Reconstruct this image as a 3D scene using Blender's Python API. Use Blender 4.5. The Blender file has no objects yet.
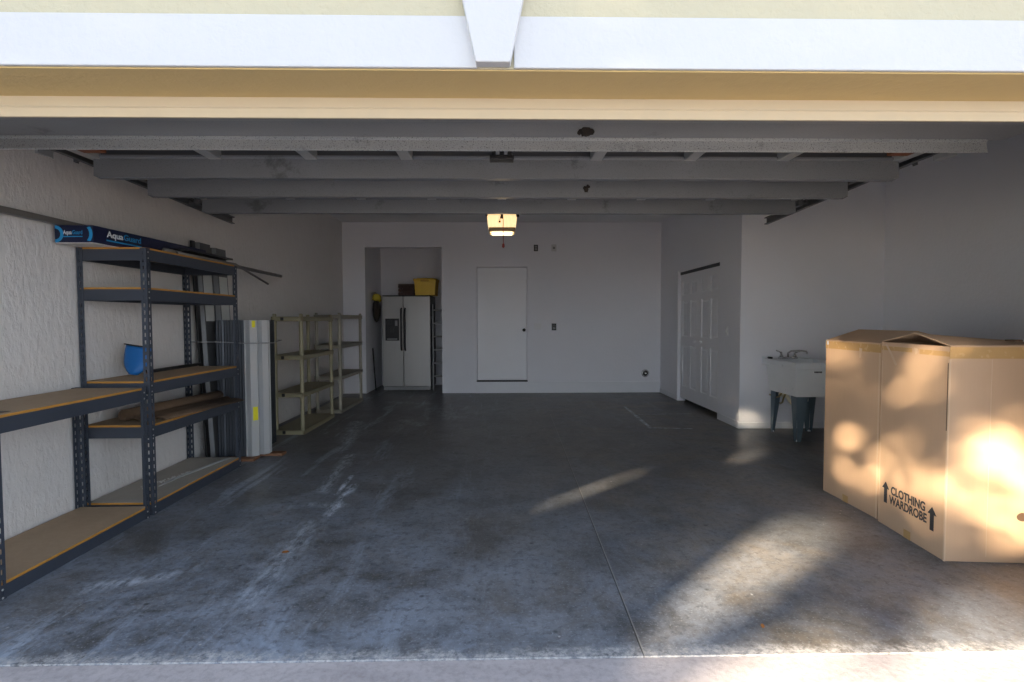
import bpy, bmesh, math, random
from mathutils import Vector, Matrix

sc = bpy.context.scene
COL = sc.collection
PI = math.pi
V = Vector
rnd = random.Random(7)

# ------------------------------------------------------------------ materials
class NT:
    """small helper around a node tree"""
    def __init__(s, name):
        s.m = bpy.data.materials.new(name)
        s.m.use_nodes = True
        s.t = s.m.node_tree
        s.b = s.t.nodes['Principled BSDF']
        s.out = s.t.nodes['Material Output']
        s._co = None
    def n(s, typ, **kw):
        nd = s.t.nodes.new(typ)
        for k, v in kw.items():
            setattr(nd, k, v)
        return nd
    def put(s, sock, v):
        if isinstance(v, bpy.types.NodeSocket):
            s.t.links.new(v, sock)
        elif v is not None:
            sock.default_value = v
    def co(s):
        if s._co is None:
            s._co = s.n('ShaderNodeTexCoord').outputs['Object']
        return s._co
    def math(s, op, a, b=None, c=None, clamp=False):
        nd = s.n('ShaderNodeMath', operation=op, use_clamp=clamp)
        s.put(nd.inputs[0], a)
        if b is not None: s.put(nd.inputs[1], b)
        if c is not None: s.put(nd.inputs[2], c)
        return nd.outputs[0]
    def scale(s, v, sc3):
        nd = s.n('ShaderNodeVectorMath', operation='MULTIPLY')
        s.put(nd.inputs[0], v); nd.inputs[1].default_value = sc3
        return nd.outputs[0]
    def noise(s, scale, detail=4, rough=.55, vec=None, stretch=None, dist=0):
        nd = s.n('ShaderNodeTexNoise')
        vec = vec or s.co()
        if stretch: vec = s.scale(vec, stretch)
        s.put(nd.inputs['Vector'], vec)
        nd.inputs['Scale'].default_value = scale
        nd.inputs['Detail'].default_value = detail
        nd.inputs['Roughness'].default_value = rough
        nd.inputs['Distortion'].default_value = dist
        return nd.outputs['Fac']
    def ramp(s, fac, lo, hi, a=0., b=1.):
        nd = s.n('ShaderNodeMapRange', clamp=True)
        s.put(nd.inputs['Value'], fac)
        nd.inputs['From Min'].default_value = lo; nd.inputs['From Max'].default_value = hi
        nd.inputs['To Min'].default_value = a; nd.inputs['To Max'].default_value = b
        return nd.outputs['Result']
    def mix(s, fac, a, b, mode='MIX'):
        nd = s.n('ShaderNodeMix', data_type='RGBA', blend_type=mode)
        s.put(nd.inputs[0], fac)
        for sock, v in ((nd.inputs[6], a), (nd.inputs[7], b)):
            if isinstance(v, (tuple, list)): v = (*v[:3], 1.)
            s.put(sock, v)
        return nd.outputs[2]
    def bump(s, h, strength=.3, dist=.01):
        nd = s.n('ShaderNodeBump')
        nd.inputs['Strength'].default_value = strength
        nd.inputs['Distance'].default_value = dist
        s.put(nd.inputs['Height'], h)
        s.t.links.new(nd.outputs[0], s.b.inputs['Normal'])
    def set(s, **kw):
        names = dict(color='Base Color', rough='Roughness', metal='Metallic', spec='Specular IOR Level',
                     trans='Transmission Weight', emit='Emission Color', estr='Emission Strength', sub='Subsurface Weight')
        for k, v in kw.items():
            if isinstance(v, (tuple, list)): v = (*v[:3], 1.)
            s.put(s.b.inputs[names[k]], v)

def mat(name, color, rough=.6, metal=0., vary=.12, nscale=6., bump=0., bscale=60., stretch=None, spec=.5):
    t = NT(name)
    f = t.noise(nscale, 5, stretch=stretch)
    dark = tuple(c * (1 - vary) for c in color); light = tuple(min(1, c * (1 + vary)) for c in color)
    t.set(color=t.mix(f, dark, light), metal=metal, spec=spec)
    t.set(rough=t.ramp(t.noise(nscale * 3, 3), .2, .8, max(0, rough - .07), min(1, rough + .07)))
    if bump: t.bump(t.noise(bscale, 4, stretch=stretch), bump, .006)
    return t.m

M = {}
def wallmat(name, color, stretch, amp, dirt=.0, scale=14.):
    t = NT(name)
    a = t.noise(scale, 5, .62, stretch=stretch, dist=.15)
    k = t.ramp(a, .42, .62)
    fine = t.noise(90, 3)
    h = t.math('MULTIPLY_ADD', fine, .25, k)
    big = t.noise(.8, 3)
    c = t.mix(t.ramp(big, .3, .7), tuple(x * .96 for x in color), color)
    if dirt:
        c = t.mix(t.math('MULTIPLY', t.ramp(t.noise(5, 6, .65), .5, .8), dirt), c, (.42, .38, .33))
    t.set(color=c, rough=.75, spec=.3)
    t.bump(h, amp, .008)
    return t.m
M['stucco'] = wallmat('painted_stucco', (.75, .725, .70), (1, 1, .45), .4, .10, 24)
M['drywall'] = wallmat('painted_drywall', (.80, .80, .835), (1, 1, 1), .12, .03, 30)
M['ceiling'] = wallmat('ceiling_paint', (.80, .795, .80), (1, 1, 1), .3, .03, 22)
M['cream'] = wallmat('cream_stucco', (.49, .455, .33), (1, 1, 1), .25, .05, 26)
M['whiteband'] = wallmat('white_trim_stucco', (.545, .555, .57), (1, 1, 1), .12, .04, 26)
M['stop'] = mat('cream_trim', (.57, .48, .335), .45, vary=.04, nscale=3)
M['gloss_white'] = mat('white_door_paint', (.78, .78, .80), .42, vary=.03, nscale=3)
M['base_white'] = mat('white_base_paint', (.74, .745, .77), .5, vary=.05, nscale=4)
M['dark_gap'] = mat('dark_metal_track', (.03, .03, .03), .5)
M['asphalt_ground'] = mat('street_ground', (.34, .33, .32), .9, vary=.2, nscale=3, bump=.2)

# garage floor: sealed dark concrete, dust, a painted sky tint, paint marks, a saw-cut joint
def floor_material():
    t = NT('sealed_concrete')
    co = t.co()
    sep = t.n('ShaderNodeSeparateXYZ'); t.put(sep.inputs[0], co)
    x, y = sep.outputs[0], sep.outputs[1]
    wob = t.noise(2.5, 5, .6)
    wob2 = t.noise(9, 4, .6)
    def seg(p, q, w, soft):
        """1 on the painted stroke p-q, half width w, faded out over soft"""
        px, py = p; dx, dy = q[0] - p[0], q[1] - p[1]; L2 = dx * dx + dy * dy
        ax = t.math('SUBTRACT', x, px); ay = t.math('SUBTRACT', y, py)
        h = t.math('MULTIPLY_ADD', ax, dx / L2, t.math('MULTIPLY', ay, dy / L2), clamp=True)
        ex = t.math('MULTIPLY_ADD', h, -dx, ax); ey = t.math('MULTIPLY_ADD', h, -dy, ay)
        d = t.math('SQRT', t.math('ADD', t.math('MULTIPLY', ex, ex), t.math('MULTIPLY', ey, ey)))
        d = t.math('MULTIPLY_ADD', t.math('SUBTRACT', wob2, .5), soft * 1.2, d)
        return t.ramp(d, w, w + soft, 1, 0)
    big = t.noise(.6, 7, .66, dist=.3)
    mid = t.noise(2.6, 9, .74, dist=.5)
    fine = t.noise(24, 6, .75)
    grain = t.noise(75, 4, .7)
    c = t.mix(t.ramp(big, .40, .62), (.080, .079, .079), (.150, .149, .152))
    c = t.mix(t.math('MULTIPLY', t.ramp(mid, .44, .66), .8), c, (.215, .222, .238))
    br = t.math('MULTIPLY', t.ramp(t.noise(1.1, 8, .7, dist=.5), .46, .62), t.ramp(x, -.3, 1.6, .08, .95))
    c = t.mix(br, c, (.21, .175, .135))
    c = t.mix(t.math('MULTIPLY', t.ramp(t.noise(5.5, 9, .75, dist=.3), .50, .64), .55), c, (.055, .054, .054))
    # dust walked in from the drive and along the shelving, its colour blued for sky reflected there
    dust_sky = t.math('MULTIPLY', t.ramp(y, 2.2, 6.0, 1, 0), t.ramp(t.noise(1.7, 10, .76, dist=.4), .40, .66))
    c = t.mix(t.math('MULTIPLY', dust_sky, t.ramp(x, -1.5, 1.2, .85, .45)), c, (.34, .395, .49))
    drag = t.ramp(t.noise(3.2, 8, .72, stretch=(1.6, .25, 1), dist=.4), .54, .68)
    c = t.mix(t.math('MULTIPLY', drag, t.ramp(x, -2.2, .2, .75, .12)), c, (.43, .50, .61))
    c = t.mix(t.math('MULTIPLY', t.ramp(fine, .50, .66), .55), c, (.045, .046, .050))
    c = t.mix(t.math('MULTIPLY', t.ramp(grain, .56, .68), t.ramp(y, 2.0, 5.5, .5, .1)), c, (.42, .45, .50))
    strokes = [((1.87, 8.0), (1.815, 6.43), .012, .02, .75), ((1.815, 6.43), (2.29, 6.37), .012, .02, .7), ((1.92, 7.35), (2.65, 7.38), .008, .02, .5),
               ((-1.50, 5.19), (-1.40, 4.1), .02, .06, .45), ((-1.29, 4.5), (-1.27, 4.02), .008, .02, .9), ((-1.20, 4.25), (-1.19, 3.6), .012, .04, .8),
               ((-1.38, 3.8), (-1.15, 3.78), .008, .06, .4), ((-1.25, 3.4), (-1.2, 2.5), .02, .12, .35), ((-2.05, 2.62), (-1.75, 2.75), .015, .06, .5),
               ((-1.28, 7.0), (-1.05, 6.7), .03, .1, .3), ((-1.9, 6.9), (-1.7, 5.8), .02, .1, .35), ((-1.0, 7.9), (-.7, 7.2), .05, .2, .22), ((-1.75, 8.6), (-1.2, 8.4), .03, .12, .25)]
    worn = t.ramp(t.noise(14, 7, .75, stretch=(1.5, .5, 1)), .42, .60, .0, 1)
    for p, q, w, so, a in strokes:
        c = t.mix(t.math('MULTIPLY', t.math('MULTIPLY', seg(p, q, w, so), a), worn), c, (.70, .78, .90))
    # specks
    vor = t.n('ShaderNodeTexVoronoi'); t.put(vor.inputs['Vector'], co); vor.inputs['Scale'].default_value = 9
    spk = t.math('MULTIPLY', t.ramp(vor.outputs['Distance'], .03, .07, 1, 0), t.ramp(t.noise(1.3, 3), .48, .6))
    c = t.mix(spk, c, (.45, .45, .45))
    vor2 = t.n('ShaderNodeTexVoronoi'); t.put(vor2.inputs['Vector'], co); vor2.inputs['Scale'].default_value = 5
    c = t.mix(t.math('MULTIPLY', t.ramp(vor2.outputs['Distance'], .03, .08, 1, 0), .6), c, (.02, .02, .02))
    # whitish worn lip at the drive edge
    lip = t.ramp(t.math('MULTIPLY_ADD', t.math('SUBTRACT', t.noise(9, 8, .78), .5), .30, y), 2.05, 2.11, 1, 0)
    c = t.mix(t.math('MULTIPLY', lip, t.ramp(t.noise(30, 8, .8), .40, .60, .0, 1)), c, (.54, .52, .51))
    # saw-cut joint
    j = seg((.56, 2.0), (.67, 7.4), .002, .004)
    c = t.mix(t.math('MULTIPLY', j, .6), c, (.34, .33, .31))
    j2 = seg((.556, 2.0), (.666, 7.4), .0012, .003)
    c = t.mix(t.math('MULTIPLY', j2, .75), c, (.015, .015, .015))
    t.set(color=c, spec=.45)
    r = t.math('MULTIPLY_ADD', t.math('ADD', dust_sky, lip), .2, t.ramp(mid, .3, .75, .30, .50), clamp=True)
    t.set(rough=r)
    t.bump(t.math('MULTIPLY_ADD', j2, -1.5, t.math('MULTIPLY_ADD', fine, .6, mid)), .30, .006)
    return t.m
M['floor'] = floor_material()

def drive_material():
    t = NT('drive_concrete')
    a = t.noise(3, 7, .65, stretch=(.5, 2, 1)); f = t.noise(40, 5, .7)
    c = t.mix(t.ramp(a, .35, .7), (.43, .385, .385), (.57, .515, .51))
    c = t.mix(t.math('MULTIPLY', t.ramp(f, .45, .75), .5), c, (.22, .19, .18))
    t.set(color=c, rough=.85, spec=.25); t.bump(f, .35, .006)
    return t.m
M['drive'] = drive_material()

# door, racks, objects
def strut_material(name, base, speck, metal, rough):
    t = NT(name)
    f = t.noise(4, 5, stretch=(.4, 1, 1)); sp = t.noise(170, 3, .7)
    c = t.mix(f, tuple(b * .85 for b in base), tuple(b * 1.12 for b in base))
    c = t.mix(t.math('MULTIPLY', t.ramp(sp, .54, .66), speck), c, (.02, .02, .02))
    c = t.mix(t.math('MULTIPLY', t.ramp(t.noise(3.2, 6, .7), .60, .68), .45), c, (.03, .03, .03))
    t.set(color=c, metal=metal, rough=rough)
    return t.m
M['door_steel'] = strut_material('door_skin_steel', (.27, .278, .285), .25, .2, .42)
M['door_pan'] = mat('shaded_door_pan', (.085, .088, .092), .5, .2)  # upper sections darkened in the colour for shaded slots between struts
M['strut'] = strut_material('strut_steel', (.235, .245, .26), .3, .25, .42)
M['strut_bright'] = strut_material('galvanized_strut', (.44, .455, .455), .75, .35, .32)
M['stile'] = mat('stile_steel', (.42, .43, .43), .4, .4)
M['rail'] = mat('galvanized_rail', (.14, .14, .14), .45, .5)
M['black'] = mat('black_plastic', (.015, .015, .016), .4)
M['orange_tag'] = mat('orange_red_tag', (.20, .06, .02), .6)
M['rack_steel'] = mat('charcoal_rack_steel', (.052, .062, .082), .42, .15, vary=.15, nscale=8)
M['rivet'] = mat('rivet_steel', (.5, .5, .5), .35, .9)
def board_mat():
    t = NT('particle_board')
    f = t.noise(30, 6, .7); g = t.noise(2.2, 4, stretch=(1, .4, 1))
    c = t.mix(f, (.38, .265, .165), (.50, .365, .24))
    c = t.mix(t.math('MULTIPLY', t.ramp(g, .5, .75), .35), c, (.25, .18, .115))
    t.set(color=c, rough=.75); return t.m
M['board'] = board_mat()
M['board_edge'] = mat('orange_board_edge', (.50, .235, .04), .7, vary=.25, nscale=20)
M['board_dusty'] = mat('dusty_board', (.42, .385, .33), .8, vary=.15, nscale=5, bump=.1)
def tan_mat():
    t = NT('tan_resin'); f = t.noise(5, 4)
    t.set(color=t.mix(f, (.27, .24, .145), (.33, .295, .185)), rough=.5)
    return t.m
M['tan'] = tan_mat()
M['tan_pale'] = mat('pale_tan_resin', (.31, .285, .225), .5, vary=.08)
M['alum'] = mat('aluminium_sheet', (.62, .64, .66), .33, .75, vary=.1, nscale=12, stretch=(1, 1, .1))
M['alum_mid'] = mat('grey_aluminium', (.26, .27, .28), .42, .5, vary=.12, nscale=9, stretch=(1, 1, .1))
M['alum_tall'] = mat('dull_aluminium', (.13, .135, .14), .5, .4, vary=.12, nscale=9, stretch=(1, 1, .1))
M['metal_glint'] = mat('painted_metal_glint', (.66, .68, .65), .5, 0., vary=.06)  # glint of the panel flats put into the colour
M['alum_edge'] = mat('bundle_aluminium', (.085, .095, .11), .45, .5, vary=.2, nscale=10, stretch=(1, 1, .1))  # lighter copy of the bundle metal, for occasional panels
M['alum_dark'] = mat('gap_shade_aluminium', (.036, .042, .052), .5, .4, vary=.25, nscale=10, stretch=(1, 1, .1))  # darkened in the colour for the shaded gaps between nested panels
M['alum_white'] = mat('mill_aluminium', (.50, .515, .52), .42, .5, vary=.08, nscale=9, stretch=(1, 1, .1))
M['yellow_sticker'] = mat('yellow_sticker', (.80, .74, .02), .6)
M['wood'] = mat('red_brown_lumber', (.21, .10, .05), .7, vary=.3, nscale=18, stretch=(1, .15, 1))
M['fridge_front'] = mat('stainless_door', (.34, .33, .315), .36, .35, vary=.06, nscale=7, stretch=(1, 1, .08))
M['fridge_side'] = mat('charcoal_cabinet', (.030, .030, .034), .5)
M['fridge_dark'] = mat('dark_trim', (.010, .010, .011), .5)
M['grey_btn'] = mat('grey_plastic', (.25, .25, .25), .5)
M['yellow_bin'] = mat('yellow_tote', (.70, .44, .02), .45)
M['brown_crate'] = mat('dark_brown_crate', (.055, .022, .013), .6)
M['brown_cloth'] = mat('dark_brown_cloth', (.035, .026, .02), .9, bump=.3)
M['yellow_cloth'] = mat('yellow_cloth', (.58, .45, .04), .8)
M['tub'] = mat('white_tub_plastic', (.80, .82, .83), .32, vary=.03)
M['tub_leg'] = mat('blue_grey_steel_leg', (.12, .165, .20), .5, .2, vary=.15)
M['chrome'] = mat('chrome', (.62, .62, .62), .15, 1.)
M['pvc'] = mat('cream_pipe', (.78, .70, .52), .4)
def card_mat():
    t = NT('corrugated_cardboard')
    f = t.noise(3, 5, .6); g = t.noise(60, 3, stretch=(1, 1, .05)); sc_ = t.noise(1.6, 6, .7)
    c = t.mix(f, (.60, .40, .255), (.66, .45, .295))
    c = t.mix(t.math('MULTIPLY', g, .12), c, (.36, .23, .13))
    c = t.mix(t.math('MULTIPLY', t.ramp(sc_, .58, .7), .15), c, (.35, .24, .15))
    t.set(color=c, rough=.8, spec=.25); t.bump(g, .08, .003)
    return t.m
M['card'] = card_mat()
M['card_edge'] = mat('pale_card_edge', (.66, .48, .32), .8)
M['card_in'] = mat('shaded_card_inside', (.12, .07, .04), .85)  # card darkened in the colour for the shade inside the box
M['tape'] = mat('yellowed_tape', (.60, .37, .16), .25, vary=.12, nscale=9)
M['ink'] = mat('dark_grey_ink', (.035, .035, .04), .7)
M['navy'] = mat('navy_print', (.006, .010, .045), .35)
M['cyan'] = mat('cyan_print', (.02, .30, .62), .4)
M['white_print'] = mat('white_print', (.75, .77, .8), .4)
M['white_card'] = mat('white_box_card', (.68, .66, .64), .7)
M['blue'] = mat('blue_plastic', (.008, .135, .42), .4)
M['brown_carpet'] = mat('brown_carpet', (.135, .085, .05), .95, vary=.25, nscale=40, bump=.5, bscale=200)
M['plate_white'] = mat('white_plate', (.74, .74, .75), .4, vary=.02)
M['pole'] = mat('grey_steel_pole', (.22, .205, .19), .45, .5)
M['leafbrown'] = mat('dry_leaf', (.35, .14, .04), .8)
M['crumb'] = mat('plaster_crumb', (.62, .61, .58), .9)
M['mud'] = mat('dried_mud', (.022, .017, .013), .95, bump=.5)
M['bark'] = mat('tree_bark', (.12, .09, .065), .9, bump=.6, bscale=20)
M['leaf'] = mat('tree_leaf', (.06, .11, .025), .6, vary=.3)
M['cord'] = mat('red_cord', (.30, .05, .04), .7)
M['glass_dark'] = mat('dark_window_glass', (.02, .025, .03), .08)
def lamp_mat(name, col, e):
    t = NT(name); f = t.noise(14, 3)
    t.set(color=(.9, .8, .6), rough=.4, emit=t.mix(f, tuple(c * .8 for c in col), col), estr=e)
    return t.m
M['lens'] = lamp_mat('lit_lamp_lens', (1., .66, .30), 1.25)
M['bulb'] = lamp_mat('lit_bulb', (1., .80, .50), 2.5)

# ------------------------------------------------------------------ mesh building
class MB:
    def __init__(s):
        s.bm = bmesh.new()
    def box(s, x0, x1, y0, y1, z0, z1, bev=0., mtx=None):
        r = bmesh.ops.create_cube(s.bm, size=1.)
        vs = r['verts']
        for v in vs:
            v.co = V((x0 + (v.co.x + .5) * (x1 - x0), y0 + (v.co.y + .5) * (y1 - y0), z0 + (v.co.z + .5) * (z1 - z0)))
        if mtx is not None:
            for v in vs: v.co = mtx @ v.co
        if bev:
            es = list({e for v in vs for e in v.link_edges})
            bmesh.ops.bevel(s.bm, geom=es, offset=bev, segments=2, affect='EDGES', profile=.5)
        return s
    def prism(s, poly, frame, depth):
        """poly: 2D points; frame: function (a,b,d) -> Vector; depth (d0,d1)"""
        A = [s.bm.verts.new(frame(a, b, depth[0])) for a, b in poly]
        B = [s.bm.verts.new(frame(a, b, depth[1])) for a, b in poly]
        n = len(poly)
        s.bm.faces.new(A); s.bm.faces.new(B[::-1])
        for i in range(n):
            s.bm.faces.new((A[i], B[i], B[(i + 1) % n], A[(i + 1) % n]))
        return s
    def sheet(s, rows):
        """grid of points -> quads"""
        g = [[s.bm.verts.new(V(p)) for p in r] for r in rows]
        for i in range(len(g) - 1):
            for j in range(len(g[0]) - 1):
                s.bm.faces.new((g[i][j], g[i][j + 1], g[i + 1][j + 1], g[i + 1][j]))
        return s
    def tube(s, pts, r, n=10, caps=True):
        pts = [V(p) for p in pts]
        rs = r if isinstance(r, (list, tuple)) else [r] * len(pts)
        rings = []; up = None
        for i, p in enumerate(pts):
            d = (pts[min(i + 1, len(pts) - 1)] - pts[max(i - 1, 0)]).normalized()
            if up is None:
                up = V((0, 0, 1)) if abs(d.z) < .9 else V((1, 0, 0))
            a = d.cross(up).normalized(); b = a.cross(d).normalized(); up = b
            rings.append([s.bm.verts.new(p + rs[i] * (math.cos(2 * PI * k / n) * a + math.sin(2 * PI * k / n) * b)) for k in range(n)])
        for i in range(len(rings) - 1):
            for k in range(n):
                s.bm.faces.new((rings[i][k], rings[i][(k + 1) % n], rings[i + 1][(k + 1) % n], rings[i + 1][k]))
        if caps:
            s.bm.faces.new(rings[0][::-1]); s.bm.faces.new(rings[-1])
        return s
    def lathe(s, prof, o, axis='z', n=24):
        """prof: (radius, height) list turned about axis through o"""
        o = V(o); rings = []
        for r, h in prof:
            ring = []
            for k in range(n):
                c, q = r * math.cos(2 * PI * k / n), r * math.sin(2 * PI * k / n)
                p = {'z': V((c, q, h)), 'y': V((c, h, q)), 'x': V((h, c, q))}[axis]
                ring.append(s.bm.verts.new(o + p))
            rings.append(ring)
        for i in range(len(rings) - 1):
            for k in range(n):
                s.bm.faces.new((rings[i][k], rings[i][(k + 1) % n], rings[i + 1][(k + 1) % n], rings[i + 1][k]))
        s.bm.faces.new(rings[0][::-1]); s.bm.faces.new(rings[-1])
        return s
    def blob(s, c, r, seed=0, sub=2, amp=.25):
        q = random.Random(seed)
        res = bmesh.ops.create_icosphere(s.bm, subdivisions=sub, radius=1.)
        for v in res['verts']:
            k = 1 + amp * (q.random() - .5) * 2
            v.co = V((c[0] + v.co.x * r[0] * k, c[1] + v.co.y * r[1] * k, c[2] + v.co.z * r[2] * k))
        return s
    def xf(s, m):
        bmesh.ops.transform(s.bm, matrix=m, verts=s.bm.verts[:]); return s
    def build(s, name, m, parent=None, bevel=0., smooth=False, solid=0., world=False, mats=None):
        bmesh.ops.recalc_face_normals(s.bm, faces=s.bm.faces[:])
        if world and parent is not None:
            s.xf(Matrix.LocRotScale(parent.location, parent.rotation_euler, None).inverted())
        me = bpy.data.meshes.new(name)
        s.bm.to_mesh(me); s.bm.free()
        for x in ([m] + list(mats or [])): me.materials.append(x)
        if smooth:
            for p in me.polygons: p.use_smooth = True
        o = bpy.data.objects.new(name, me); COL.objects.link(o)
        if parent is not None: o.parent = parent
        if solid:
            md = o.modifiers.new('solid', 'SOLIDIFY'); md.thickness = solid; md.offset = 0
        if bevel:
            md = o.modifiers.new('bevel', 'BEVEL'); md.width = bevel; md.segments = 2; md.limit_method = 'ANGLE'
        return o

def thing(name, label, cat, loc=(0, 0, 0), rz=0., group=None):
    o = bpy.data.objects.new(name, None); COL.objects.link(o)
    o.empty_display_size = .1
    o.location = loc; o.rotation_euler = (0, 0, rz)
    return tag(o, label, cat, group)
def tag(o, label, cat, group=None):
    o['label'] = label; o['category'] = cat
    if group: o['group'] = group
    return o
def struct(o, label=None, cat=None):
    o['kind'] = 'structure'
    if label: o['label'] = label
    if cat: o['category'] = cat
    return o
def dup(root, loc, rz=None, label=None, group=None):
    r = root.copy(); COL.objects.link(r); r.location = loc
    if rz is not None: r.rotation_euler = (0, 0, rz)
    if label: r['label'] = label
    if group: r['group'] = group
    for ch in list(root.children):
        c = ch.copy(); COL.objects.link(c); c.parent = r
        for g in list(ch.children):
            d = g.copy(); COL.objects.link(d); d.parent = c
    return r
def text_mesh(name, txt, size, m, parent, mtx, width=None, weight=0.):
    """flat printed lettering, turned into mesh; mtx places its local XY plane"""
    cu = bpy.data.curves.new(name, 'FONT'); cu.body = txt; cu.size = size; cu.extrude = .0004; cu.offset = weight
    cu.align_x = 'CENTER'; cu.align_y = 'CENTER'
    tmp = bpy.data.objects.new('tmp_text', cu); COL.objects.link(tmp)
    bpy.context.view_layer.update()
    me = bpy.data.meshes.new_from_object(tmp.evaluated_get(bpy.context.evaluated_depsgraph_get()))
    bpy.data.objects.remove(tmp); bpy.data.curves.remove(cu)
    xs = [v.co.x for v in me.vertices]; k = 1.
    if width: k = width / (max(xs) - min(xs))
    for v in me.vertices:
        v.co.x *= k; v.co = mtx @ v.co
    me.materials.clear(); me.materials.append(m); me.name = name
    o = bpy.data.objects.new(name, me); COL.objects.link(o); o.parent = parent
    return o
def frame_mtx(o, ex, ey):
    ex = V(ex).normalized(); ey = V(ey).normalized(); ez = ex.cross(ey)
    return Matrix(((ex.x, ey.x, ez.x, o[0]), (ex.y, ey.y, ez.y, o[1]), (ex.z, ey.z, ez.z, o[2]), (0, 0, 0, 1)))

# ------------------------------------------------------------------ the setting
XL, XR, XC = -2.86, 4.62, 2.88          # left wall, right wall, closet side wall
YB, YC, YI, YO = 9.60, 6.36, 2.03, 1.745  # back wall, closet front, inner and outer face of the front wall
ZC = 3.08
AX0, AX1, AZ, AY = -2.46, -1.09, 2.634, 10.85   # alcove
DX0, DX1, DZ0, DZ1 = -.455, .449, .208, 2.282   # back door

b = MB(); b.box(XL - .2, XR + .2, 2.035, AY + .2, -.15, 0)
o = struct(b.build('floor', M['floor']))
b = MB(); b.box(-30, 30, -40, 40, -.30, -.17); struct(b.build('ground', M['asphalt_ground']))
b = MB(); b.box(-4.2, 5.2, -12, 2.034, -.17, -.006, .003); struct(b.build('ground_driveway', M['drive']))
b = MB(); b.box(XL - .2, XL, YI, AY + .2, 0, ZC + .1); struct(b.build('wall_left', M['stucco']))
b = MB(); b.box(XR, XR + .2, YI, AY + .2, 0, ZC + .1); struct(b.build('wall_right', M['drywall']))
b = MB(); b.box(XL - .2, XR + .2, YI, AY + .2, ZC, ZC + .2); struct(b.build('ceiling', M['ceiling']))
# back wall with alcove and a raised step door
b = MB()
b.box(XL, AX0, YB, AY, 0, ZC); b.box(AX0, AX1, YB, YB + .12, AZ, ZC); b.box(AX0, AX1, AY, AY + .15, 0, ZC)
b.box(AX1, DX0, YB, AY, 0, ZC); b.box(DX0, DX1, YB, YB + .3, DZ1, ZC); b.box(DX0, DX1, YB, YB + .3, 0, DZ0)
b.box(DX0, DX1, YB + .1, YB + .3, DZ0, DZ1); b.box(DX1, XR + .2, YB, AY, 0, ZC)
struct(b.build('wall_back', M['drywall']))
b = MB(); b.box(DX0 - .03, XC, YB - .02, YB + .001, 0, DZ0 - .004, .004); struct(b.build('trim_1', M['base_white']))
# closet block: side wall with the bifold opening, front wall
BY0, BY1, BZ = 6.99, 8.60, 2.09
b = MB()
b.box(XC, XC + .12, YC, BY0, 0, ZC); b.box(XC, XC + .12, BY1, YB, 0, ZC); b.box(XC, XC + .12, BY0, BY1, BZ, ZC)
b.box(XC + .12, XR, YC, YC + .12, 0, ZC); b.box(XC + .6, XC + .7, YC + .12, YB, 0, ZC)
struct(b.build('wall_closet', M['drywall']))
b = MB(); b.box(XC - .014, XC, YC, BY0, 0, .085, .003); b.box(XC - .014, XC, BY1 + .06, YB - .021, 0, .085, .003)
b.box(XC - .014, XR, YC - .014, YC, 0, .075, .003)
struct(b.build('baseboard_closet', M['base_white']))
b = MB(); b.box(XC - .018, XC, BY1, BY1 + .06, 0, BZ + .03, .004); struct(b.build('trim_2', M['gloss_white']))
# front wall: stucco outside, opening 16 ft by 7 ft
OW, OH = 2.47, 2.138
b = MB()
b.box(-7, -OW, YO, YI, -.17, 3.9); b.box(OW, 8, YO, YI, -.17, 3.9); b.box(-OW, OW, YO, YI, OH, 3.9)
struct(b.build('wall_front', M['cream']))
# raised white band round the opening with its keystone
b = MB(); zb, zt = OH, OH + .163
b.box(-OW, -.078, YO - .010, YO + .002, zb, zt, .004); b.box(.040, OW, YO - .010, YO + .002, zb, zt, .004)
struct(b.build('trim_3', M['whiteband']))
b = MB()
b.prism([(-.081, OH + .004), (.028, OH + .004), (.115, OH + .42), (-.17, OH + .42)], lambda a, z, d: V((a, d, z)), (YO - .042, YO))
struct(b.build('trim_4', M['whiteband'], bevel=.004))
b = MB(); b.box(-OW, OW, YO + .004, 1.965, OH - .004, OH + .001); struct(b.build('soffit_shade_panel', wallmat('shaded_cream_soffit', (.58, .43, .20), (1, 1, 1), .15, .04, 26)))  # thin panel over the cream head, coloured for its shade and warm bounce
# stop moulding under the head of the opening
b = MB()
b.prism([(1.962, OH), (1.962, 2.100), (1.968, 2.096), (1.968, 2.064), (1.985, 2.066), (2.0, 2.10), (2.03, 2.12), (2.03, OH)], lambda y, z, d: V((d, y, z)), (-OW, OW))
struct(b.build('trim_5', M['stop']))
# doors of the setting
d1 = MB(); d1.box(DX0 + .006, DX1 - .006, YB + .018, YB + .06, DZ0 + .028, DZ1 - .008, .003)
d1 = struct(d1.build('door_1', M['gloss_white']))
b = MB()
w = .055
b.box(DX0 - w, DX0, YB - .014, YB + .002, DZ0 + .024, DZ1 + w, .003); b.box(DX1, DX1 + w, YB - .014, YB + .002, DZ0 + .024, DZ1 + w, .003)
b.box(DX0, DX1, YB - .014, YB + .002, DZ1, DZ1 + w, .003)
b.build('casing', M['drywall'], d1)
b = MB(); b.box(DX0 - .01, DX1 + .01, YB - .026, YB + .05, DZ0 - .003, DZ0 + .022, .003); b.build('threshold', M['dark_gap'], d1)
b = MB(); b.lathe([(.027, 0), (.027, -.008), (.012, -.012), (.012, -.035), (.024, -.045), (.030, -.060), (.022, -.074), (.006, -.078)], (.393, YB + .018, 1.144), 'y', 20)
b.build('knob', mat('dark_bronze', (.05, .045, .04), .35, .8), d1, smooth=True)

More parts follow.
